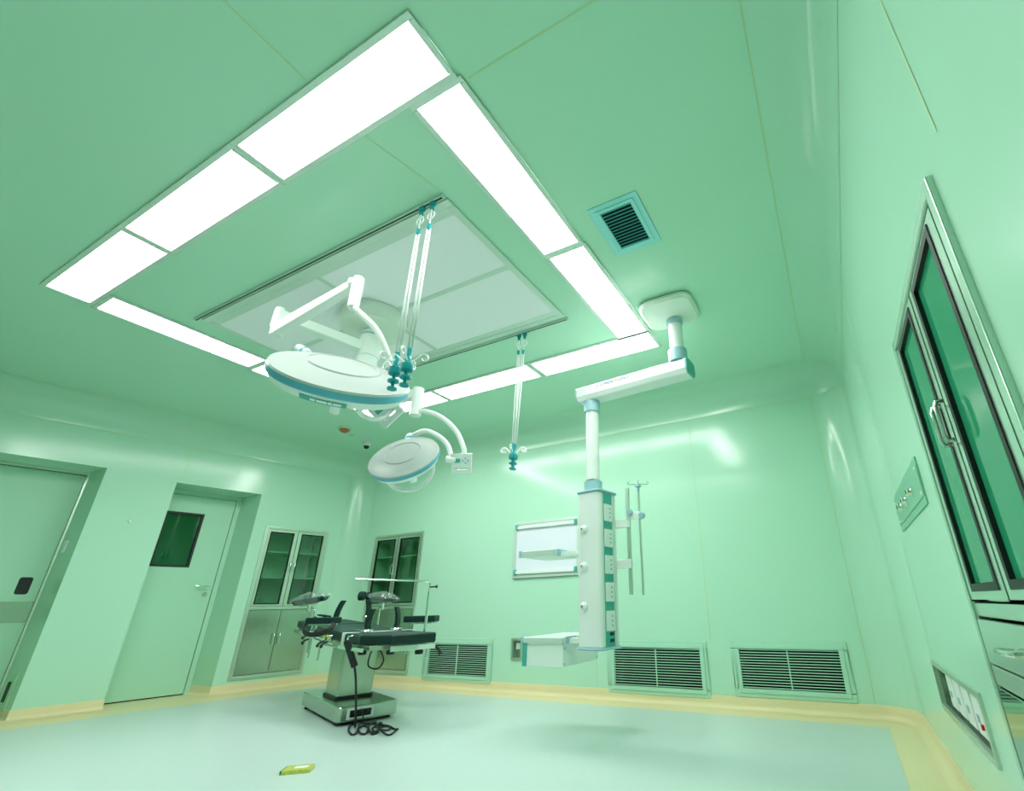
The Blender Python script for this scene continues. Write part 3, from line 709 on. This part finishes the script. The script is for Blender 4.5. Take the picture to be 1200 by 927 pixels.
def control_box(c,rx,par=None,sc=1):
    # rx rotation in the view plane
    xa=(CR*math.cos(rx)+CU*math.sin(rx)); za=(-CR*math.sin(rx)+CU*math.cos(rx)); ya=xa.cross(za)*-1
    ya=za.cross(xa)
    mx=frame(xa,ya,za,c)@Matrix.Scale(sc,4); w,h=.060,.060
    mb=MB(); holed(mb,lambda x,z:V3((x,-.016,z)),-w,w,-h,h,[(-.038,.038,-.038,-.024)]); holed(mb,lambda x,z:V3((x,.016,z)),-w,w,-h,h,[(-.038,.038,-.038,-.024)])
    ring_frame(mb,-w,w,-h,h,.006,-.016,.016); ring_frame(mb,-.044,.044,-.044,-.018,.006,-.016,.016)
    mb2=MB(); mb2.v=[tuple(mx@V3(v)) for v in mb.v]; mb2.f=mb.f; mb2.mi=mb.mi; mb2.sm=mb.sm
    cb=mb2.build('control_box','white',t,bevel=.006)
    MB().box(-.040,-.006,-.019,-.015,.006,.030,mx=mx).build('display','tealpanel',cb)
    for dx,dz in ((0,.014),(0,-.014),(.016,0),(-.016,0)): MB().cbox((.026+dx,-.017,.018+dz),(.008,.006,.008),mx=mx).build('button','blueband',cb)
    return mx
mxb=control_box(lp(453,481,2.42),math.radians(43),sc=1.08)
def head(c,maj_deg,theta,Rr,nm,strip=False,peg=None):
    vw=(V3(c)+V3((SH.x,SH.y,H))-CAM).normalized()
    mj=(CR*math.cos(maj_deg)+CU*math.sin(maj_deg)); mj=(mj-vw*mj.dot(vw)).normalized()
    nn=mj.cross(vw); 
    if nn.dot(CU)<0: nn=-nn
    ax=(nn*math.cos(theta)-vw*math.sin(theta)).normalized(); yy=ax.cross(mj).normalized()
    mx=frame(mj,yy,ax,c); k=Rr
    back=[(0,.055),(.30,.054),(.50,.050),(.515,.058),(.53,.049),(.80,.030),(.955,.010),(.985,.012),(1.0,.0)]
    prof=[(r_*k,z*k/.36*1.0) for r_,z in back]
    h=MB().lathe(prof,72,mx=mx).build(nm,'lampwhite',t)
    zb=.095*k/.36
    MB().lathe([(k,0),(k*1.004,-.006),(k*1.004,-.030*k/.30),(k*.985,-.036*k/.30)],72,mx=mx).build('rim_band','blueband',h)
    MB().lathe([(k*.985,-.034*k/.30),(k*.93,-.070*k/.30),(k*.84,-zb),(k*.80,-zb-.004)],72,mx=mx).build('front_bezel','whitemat',h)
    MB().lathe([(k*.80,-zb-.002),(k*.4,-zb-.008),(0,-zb-.008)],72,mx=mx).build('front_lens','film',h)
    MB().cyl((0,0,-zb),(0,0,-zb-.13),.024,.022,n=20,mx=mx).build('sterile_handle','whitemat',h)
    return h,mx,zb
HB=lp(402,438.5,2.32)
hb_,mxh,zb=head(HB,math.radians(-12),math.radians(15.5),.318,'big_lamp_head')
def uhandle(h,mx,Rr,a0,zb,span=.34,out=.10):
    pts=[]
    for k in range(13):
        s_=k/12; an=a0+(s_-.5)*span*2*1.0; rr=Rr*(.80)
        pts.append(mx@V3((rr*math.cos(an)*1.0,rr*math.sin(an),-zb-.005-out*math.sin(PI*s_)**.6)))
    MB().tube(spline(pts,3),.0125,10).build('grip_handle','white',h)
def yoke2(h,pts): MB().tube(spline(pts,6),.0155,14).build('inner_yoke','white',t)
uhandle(hb_,mxh,.318,math.radians(-40),zb,.50,.055)
# pivot nub on the far rim and inner yoke running behind the head
nub=mxh@V3((-.20,.31,.012)); 
NB=mxh@V3((.318*math.cos(math.radians(127)),.318*math.sin(math.radians(127)),.004))
out=(NB-HB).normalized()
MB().cyl(NB-out*.02,NB+out*.062,.025,n=18).build('pivot','white',t,bevel=.004)
MB().cyl(NB+out*.0,NB+out*.012,.028,n=18).build('pivot_ring','blueband',t)
q=NB+out*.04
yoke2(hb_,[q,lp(362,426,2.88),lp(392,440,2.9),lp(425,452,2.8),lp(440,463,2.6),lp(447,472,2.45)])
# curved specification strip on the bezel of the big head
def arcstrip(h,mx,k,a0,a1,m,name,rad0,rad1,z0,z1,push=.002):
    mb=MB(); vs=[]; n=24
    for i in range(n+1):
        a=a0+(a1-a0)*i/n
        for r_,z in ((rad0,z0),(rad1,z1)): vs.append(mx@V3(((r_+push)*math.cos(a),(r_+push)*math.sin(a),z-push)))
    mb.add(vs,[(2*i,2*i+1,2*i+3,2*i+2) for i in range(n)],0,True); return mb.build(name,m,h)
k=.318
def bz(f): # point on the bezel slope
    return (k*.985+(k*.93-k*.985)*f, -.034*k/.30+(-.070+.034)*k/.30*f)
rA,zA_=bz(.35); rB,zB_=bz(1.0)
c0=-90-12+6
arcstrip(hb_,mxh,k,math.radians(-119),math.radians(-82),'tealpanel','nameplate',rA,rB,zA_,zB_)
rA2,zA2=bz(.52); rB2,zB2=bz(.84)
for a0_,a1_ in ((-110,-106),(-105,-97),(-96.3,-93),(-92.3,-86)): arcstrip(hb_,mxh,k,math.radians(a0_),math.radians(a1_),'white','nameplate_lettering',rA2,rB2,zA2,zB2,.003)
# second (small) lamp
P2=lp(490,460,3.0); P2b=V3((P2.x,P2.y,P2.z-.165))
boxarm((0,0,-.50),P2+V3((-.22,.0,.02)),.07,.085,.06,.07,'lower_extension_arm','whitemat')
mb=MB(); mb.cyl((0,0,-.56),(0,0,-.43),.078,n=28); mb.build('lower_hub','whitemat',t,bevel=.004)
boxarm(P2+V3((-.24,.0,.0)),P2+V3((0,0,-.01)),.055,.07,.05,.06,'lower_spring_arm','white')
MB().tube([P2+V3((0,0,.03)),P2b],[.033,.035],20).build('lower_drop_post','white',t,bevel=.004)
yk=[P2b+V3((.0,0,.035)),lp(503,483,2.93),lp(520,491,2.9),lp(535,506,2.86),lp(543,524,2.83),lp(544,532,2.82)]
MB().tube(spline(yk,6),.0155,14).build('outer_yoke','white',t)
mxs=control_box(lp(541.5,543,2.80),0)
MB().cyl(lp(535,539,2.8),lp(523,538,2.8),.022,n=18).build('yoke_joint','white',t,bevel=.003)
HS=lp(473.5,535.5,2.72)
hs_,mxs2,zbs=head(HS,math.radians(20),math.radians(31),.202,'small_lamp_head')
NBs=mxs2@V3((.202*math.cos(math.radians(72)),.202*math.sin(math.radians(72)),-.015)); outs=(NBs-HS).normalized()
MB().cyl(NBs-outs*.02,NBs+outs*.06,.026,n=18).build('pivot','white',t,bevel=.004)
MB().cyl(NBs-outs*.004,NBs+outs*.012,.030,n=18).build('pivot_ring','blueband',t)
yoke2(hs_,[NBs+outs*.05,lp(497,505,2.87),lp(512,510,2.86),lp(524,521,2.84),lp(529,535,2.81)])
uhandle(hs_,mxs2,.202,math.radians(-88),zbs,.95,.075)

# ------------------------------------------------------------------ operating table
TC=V3((-4.17,3.26,0)); aT=math.atan2(-.351,.936)
t=thing('operating_table','stainless operating table with dark green-black mattress, stirrups and screen frame','operating table',TC,aT)
bs=MB(); bs.rbox(-.564,.564,-.232,.232,.028,.135,.03,4); bs.build('base','steel',t,bevel=.004)
for x in (-.48,.44):
    for y in (-.18,.18): MB().cyl((x,y,0),(x,y,.03),.035,n=16).build('foot','rubber',t)
MB().box(-.50,.50,-.20,.20,.006,.030).build('underside','black',t)
MB().rbox(-.205,.185,-.160,.155,.134,.158,.02,3).build('column_gaiter','black',t)
MB().rbox(-.19,.17,-.148,.145,.15,.545,.022,4).build('column','steel',t)
MB().rbox(-.42,.30,-.19,.19,.535,.60,.02,3).build('upper_housing','steel',t)
# base socket plate on the end
sp=MB().box(.562,.570,-.165,.035,.042,.118).build('socket_plate','white',t,bevel=.002)
MB().box(.566,.574,-.145,.015,.058,.105).build('socket_recess','black',sp)
for y in (-.11,-.06,-.01): MB().cyl((.57,y,.082),(.60,y-.004,.078),.014,n=12).build('plug','black',sp)
TL0=Matrix.Translation((.34,0,.60))@Matrix.Rotation(math.radians(2.6),4,'Y')@Matrix.Translation((-.34,0,-.60))
# side rails and frame plates
MB().box(-1.22,.33,-.235,.235,.572,.600).build('rear_frame','steel',t,bevel=.003).data.transform(TL0)
MB().box(.41,1.02,-.225,.205,.555,.590).build('front_frame','steel',t,bevel=.003)
for y in (-.285,.285):
    MB().box(-1.15,.30,y-.006,y+.006,.57,.60).build('side_rail','chrome',t,bevel=.001).data.transform(TL0)
    MB().box(.40,1.00,y*.93-.006,y*.93+.006,.548,.575).build('front_side_rail','chrome',t,bevel=.001)
MB().box(1.095,1.11,-.10,.255,.545,.582).build('end_rail','chrome',t,bevel=.002)
for (x,y) in ((-1.0,-.26),(-.3,-.26),(.2,-.26),(-1.0,.26),(-.3,.26),(.2,.26)): MB().box(x-.015,x+.015,y-.03,y+.03,.576,.594).build('rail_spacer','steelframe',t).data.transform(TL0)
def mattress(pts,z0,z1,nm):
    o=MB().prism(pts,z0,z1,ch=.010).build(nm,['pad','padtop'],t)
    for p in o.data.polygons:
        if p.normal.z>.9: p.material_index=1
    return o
TL=Matrix.Translation((.34,0,.60))@Matrix.Rotation(math.radians(2.6),4,'Y')@Matrix.Translation((-.34,0,-.60))
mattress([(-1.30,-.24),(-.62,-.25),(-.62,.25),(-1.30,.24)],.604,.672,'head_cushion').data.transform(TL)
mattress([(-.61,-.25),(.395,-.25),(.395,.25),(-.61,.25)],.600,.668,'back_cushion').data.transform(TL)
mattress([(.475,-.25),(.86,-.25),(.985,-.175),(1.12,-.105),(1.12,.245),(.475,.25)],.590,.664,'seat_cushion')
for x in (.410,.462): MB().box(x-.005,x+.005,-.256,.256,.56,.668).build('joint_plate','alu',t,bevel=.002)
# armboards (slabs turned out at an angle)
def board(c,ang,l,w,z0,z1,nm):
    ca,sa=math.cos(ang),math.sin(ang); mx=frame((ca,sa,0),(-sa,ca,0),(0,0,1),(c[0],c[1],0))
    b=MB().rbox(-l/2,l/2,-w/2,w/2,z0,z1,.02,3,mx=mx).build(nm,'pad',t)
    MB().box(-l/2+.03,l/2-.03,-w/2+.02,w/2-.02,z0-.014,z0-.001,mx=mx).build('support_plate','steelframe',b)
    MB().cyl(mx@V3((-l/4,0,z0-.01)),mx@V3((-l/4,0,z0-.12)),.014,n=12).build('pivot_post','chrome',b)
    return b
board((-.06,-.30),math.radians(40),.27,.15,.735,.787,'armboard')
board((.24,.49),math.radians(44),.31,.15,.722,.778,'armboard')
# curved body supports
def support(c,z0,z1,face,h_w=.075,lean=0):
    mb=MB(); ca,sa=math.cos(face),math.sin(face); n=9; T_=.024
    pts=[]
    for i in range(n+1):
        s_=i/n; z=z0+(z1-z0)*s_; off=.055*(s_-.3)**2+lean*s_-.01
        pts.append((off,z))
    vs=[]
    for off,z in pts:
        for d,wv in ((0,-h_w/2),(0,h_w/2),(T_,h_w/2),(T_,-h_w/2)):
            xx=off+d; vs.append((c[0]+ca*xx-sa*wv,c[1]+sa*xx+ca*wv,z))
    fs=[(i*4+k,i*4+(k+1)%4,(i+1)*4+(k+1)%4,(i+1)*4+k) for i in range(n) for k in range(4)]+[(0,1,2,3),(n*4+3,n*4+2,n*4+1,n*4)]
    mb.add(vs,fs); b=mb.build('body_support','pad',t,bevel=.006)
    mxp=frame((1,0,0),(0,1,0),(0,0,1),(c[0],c[1],z0))
    MB().lathe([(0,-.002),(.05,-.004),(.055,-.016),(.0,-.018)],20,mx=mxp).build('support_foot','chrome',b)
    return b
support((.52,-.10),.690,.850,math.radians(45))
support((.40,.20),.690,.866,math.radians(-135))
support((-.46,-.10),.745,.935,math.radians(45),lean=.03)
support((-.42,.20),.79,.935,math.radians(-135))
MB().box(.20,.60,-.12,-.09,.674,.682).build('support_arm','chrome',t); MB().box(.30,.75,.19,.22,.674,.682).build('support_arm','chrome',t)
# strap loop over near armboard
MB().tube(spline([(-.22,-.22,.72),(-.20,-.26,.79),(-.16,-.32,.806),(-.08,-.32,.806),(.0,-.27,.795)],5),.008,6,flat=2.5).build('arm_strap','rubber',t)
MB().tube(spline([(-.10,-.36,.79),(-.14,-.42,.74),(-.10,-.44,.69),(-.0,-.42,.655),(.12,-.36,.655),(.18,-.30,.69),(.17,-.27,.74)],5),.011,6,flat=2).build('hanging_strap','rubber',t)
# stirrups wrapped in clear plastic
def stirrup(c,ang,clampz,base,tilt=0):
    s=MB(); c=V3(c)
    ca,sa=math.cos(ang),math.sin(ang); mx=frame((ca,sa,0),(-sa,ca,0),(0,0,1),c)
    mb=MB(); n=12; L_=.30; vs=[]
    for i in range(9):
        x=-L_/2+L_*i/8; rr=.050*(1-.25*abs(i-4)/4)
        for k in range(n+1):
            a=PI+PI*k/n; vs.append((x,rr*math.cos(a),rr*math.sin(a)*.8+tilt*x))
    fs=[(i*(n+1)+k,i*(n+1)+k+1,(i+1)*(n+1)+k+1,(i+1)*(n+1)+k) for i in range(8) for k in range(n)]
    mb.add(vs,fs,0,True,mx); g=mb.build('stirrup','pad',t)
    so=g.modifiers.new('solid','SOLIDIFY'); so.thickness=.012
    # crumpled wrap
    mb=MB(); nu,nv=28,16; vs=[]
    for i in range(nu+1):
        u=-1+2*i/nu; sx=(1-abs(u)**1.5)**.75 if abs(u)<1 else 0
        for k in range(nv):
            a=2*PI*k/nv; p=V3((u*.215,math.cos(a)*.085*sx,math.sin(a)*.062*sx+tilt*u*.215))
            nz=noise.noise(p*22+c*3)*.022+noise.noise(p*60)*.008
            vs.append(p+V3((0,math.cos(a),math.sin(a)))*nz*sx)
    fs=[(i*nv+k,i*nv+(k+1)%nv,(i+1)*nv+(k+1)%nv,(i+1)*nv+k) for i in range(nu) for k in range(nv)]
    mb.add(vs,fs,0,False,mx); mb.build('plastic_wrap','wrap',g,label='clear crumpled plastic wrap')
    base=V3(base)
    mid=c+V3((0,0,-.075))
    mb=MB(); mb.tube([c+V3((0,0,-.05)),mid,V3((base.x,base.y,mid.z-.03)),V3((base.x,base.y,clampz-.16))],.0085,10); mb.build('stirrup_rod','chrome',g)
    MB().cyl(mid+V3((0,0,.02)),mid+V3((0,0,-.045)),.018,n=14).build('ball_joint','chrome',g)
    cl_=MB().cbox((base.x,base.y,clampz),(.05,.045,.045)).build('rail_clamp','chrome',g,bevel=.004)
    MB().tube([base+V3((0,0,clampz)),base+V3((.02,-.05,clampz-.015)),base+V3((.06,-.075,clampz-.03))],[.008,.008,.012],8).build('clamp_lever','rubber',cl_)
    MB().cbox((base.x+.03,base.y-.02,clampz-.01),(.014,.014,.02)).build('marker','yellow',cl_)
    return g
stirrup((-.42,-.36,.957),math.radians(42),.640,(-.40,-.305,0),tilt=.14)
stirrup((-.45,.34,.960),math.radians(30),.66,(-.40,.30,0),tilt=-.10)
for q_ in (-.42,): 
    mb=MB(); mb.lathe([(0,-.03),(.048,-.03),(.048,.03),(0,.03)],20,mx=frame((0,0,1),(.75,-.66,0),(.66,.75,0),(-.78,.22,.985))); mb.build('knee_roll','pad',t,bevel=.008)
mb=MB(); mb.lathe([(0,-.022),(.045,-.022),(.045,.022),(0,.022)],20,mx=frame((0,0,1),(.75,-.66,0),(.66,.75,0),(-.70,.27,.98))); mb.build('knee_roll','pad',t,bevel=.008)
# clamps hanging below near rail
for x in (-.42,.10,.22):
    cb=MB().cbox((x,-.295,.622),(.045,.03,.05)).build('rail_clamp','chrome',t,bevel=.004)
    MB().tube([(x,-.30,.60),(x+.03,-.35,.585),(x+.07,-.37,.565)],[.008,.008,.013],8).build('clamp_lever','rubber',cb)
    MB().cbox((x-.02,-.315,.64),(.016,.012,.018)).build('marker','yellow',cb)
for x in (-.44,-.1,.5,.92):
    yy=-.28 if x<.3 else .27
    MB().cyl((x,yy,.60 if x<.3 else .56),(x,yy,.43 if x<.3 else .47),.008,n=10).build('rod_stub','chrome',t)
for x,y in ((.62,-.14),(.80,.02),(.98,.18)): MB().lathe([(0,-.05),(.03,-.05),(.034,-.03),(.02,0)],14,mx=frame((1,0,0),(0,1,0),(0,0,1),(x,y,.553))).build('adjusting_knob','rubber',t)
MB().tube([(1.02,.27,.57),(1.07,.30,.54),(1.10,.31,.50)],[.014,.012,.016],8).build('clamp_lever','rubber',t)
# anaesthesia screen frame
sf=MB().tube([(.81,.285,.545),(.81,.285,1.055),(.81,.270,1.068),(.81,-.315,1.075)],.0085,10).build('screen_frame','chrome',t)
MB().cyl((.81,.285,.56),(.81,.285,.98),.012,n=12).build('sleeve','chrome',sf)
MB().cyl((.81,-.315,1.075),(.81,-.345,1.0755),.011,n=12).build('end_cap','chrome',sf)
MB().tube([(.815,.285,1.02),(.85,.315,1.022),(.865,.325,1.022)],[.006,.006,.015],10).build('wing_knob','rubber',sf)
MB().tube(spline([(.60,-.05,.555),(.62,-.08,.48),(.70,-.10,.42),(.80,-.06,.41),(.78,-.02,.47),(.66,-.03,.55)],6),.006,8).build('cable_loop','rubber',t)

# hand control and its lead
def T2(u,v,z): return TC+V3((.936,-.351,0))*u+V3((.351,.936,0))*v+V3((0,0,z))
hc=T2(.68,-.285,.60)
t=thing('hand_control','dark grey hand control hanging on its lead from the side of the operating table','hand control',hc,aT)
mb=MB(); za=V3((-.36,-.39,1)).normalized(); xa=V3((.68,.73,0)); xa=(xa-za*xa.dot(za)).normalized(); HM=frame(xa,za.cross(xa),za,(0,0,0))
mb.rbox(-.024,.024,-.014,.014,-.19,.02,.010,3,mx=HM); mb.build('body','rubber',t)
for k in range(5): MB().cbox((0,-.0155,-.01-k*.026),(.018,.003,.010),mx=HM).build('button','dark',t)
MB().tube(spline([(0,0,.02),(-.015,.005,.045),(-.01,.045,.05)],4),.005,8).build('hook','chrome',t)
Rm=Matrix.Rotation(-aT,4,'Z')
def lw(p): return Rm@(V3(p)-hc)
path=[HM@V3((0,0,-.185)),lw(T2(.755,-.205,.36)),lw(T2(.76,-.185,.25)),lw(T2(.745,-.16,.12)),lw(T2(.71,-.14,.03)),lw(T2(.69,-.13,.012))]
MB().tube(spline(path,6),.0085,8).build('lead','rubber',t)
# coil of cord on the floor
t=thing('power_cord','tangled black power cord plugged into the table base and coiled on the floor','cord',T2(.72,-.08,0))
def lc(u,v,z): return T2(u,v,z)-T2(.72,-.08,0)
FP=[[-3.683,2.991],[-3.627,2.897],[-3.473,2.767],[-3.377,2.729],[-3.428,2.81],[-3.58,2.943],[-3.58,3.03],[-3.53,3.055],[-3.478,2.953],[-3.322,2.8],[-3.344,2.767],[-3.473,2.846],[-3.54,2.95],[-3.444,2.911],[-3.298,2.809],[-3.247,2.804],[-3.279,2.867],[-3.432,2.97],[-3.48,3.01],[-3.48,3.061],[-3.38,2.935],[-3.298,2.912],[-3.227,2.913],[-3.279,2.973],[-3.368,2.994],[-3.361,2.942],[-3.213,2.841],[-3.119,2.828],[-3.156,2.914],[-3.159,2.939],[-3.225,2.966],[-3.342,3.004],[-3.381,2.989],[-3.45,3.031],[-3.389,2.904],[-3.268,2.821]]
base0=T2(.72,-.08,0)
pts=[lc(.602,-.11,.078),lc(.630,-.115,.05)]+[V3((p[0],p[1],.009+.005*(k%3)))-base0 for k,p in enumerate(FP)]
pts=[pts[0],pts[1]]+pts[2:]
Rc=Matrix.Rotation(0,4,'Z')
MB().tube(spline(pts,4),.0065,7).build('cable','rubber',t)
MB().tube(spline([lc(.60,-.06,.078),lc(.63,-.06,.06),lc(.645,-.05,.012),lc(.70,.0,.010),lc(.76,.05,.012)],5),.005,7).build('second_cable','rubber',t)
MB().rbox(-.014,.014,-.02,.02,-.012,.012,.005,2,mx=frame((1,0,0),(0,1,0),(0,0,1),V3((-3.255,2.812,.014))-base0)).build('plug','black',t)
# packet on the floor
pk=V3((-2.975,2.08,0))
t=thing('floor_packet','small flat yellow-green packet lying on the floor in front of the table','packet',pk,math.radians(38))
MB().rbox(-.072,.072,-.05,.05,.001,.022,.006,2).build('body','brass',t)
MB().box(-.080,-.070,-.048,.048,.002,.021).build('end_flap','darkgreen',t,bevel=.002)
MB().box(-.02,.05,-.02,.02,.0221,.0228).build('sticker','whitemat',t)

# ------------------------------------------------------------------ world + view
w=bpy.data.worlds.new('world'); S.world=w; w.use_nodes=True; w.node_tree.nodes['Background'].inputs[0].default_value=(.5,.8,.65,1); w.node_tree.nodes['Background'].inputs[1].default_value=.0
S.view_settings.view_transform='Standard'; S.view_settings.look='None'; S.view_settings.gamma=1; S.view_settings.use_curve_mapping=False
S.view_settings.exposure=0.0
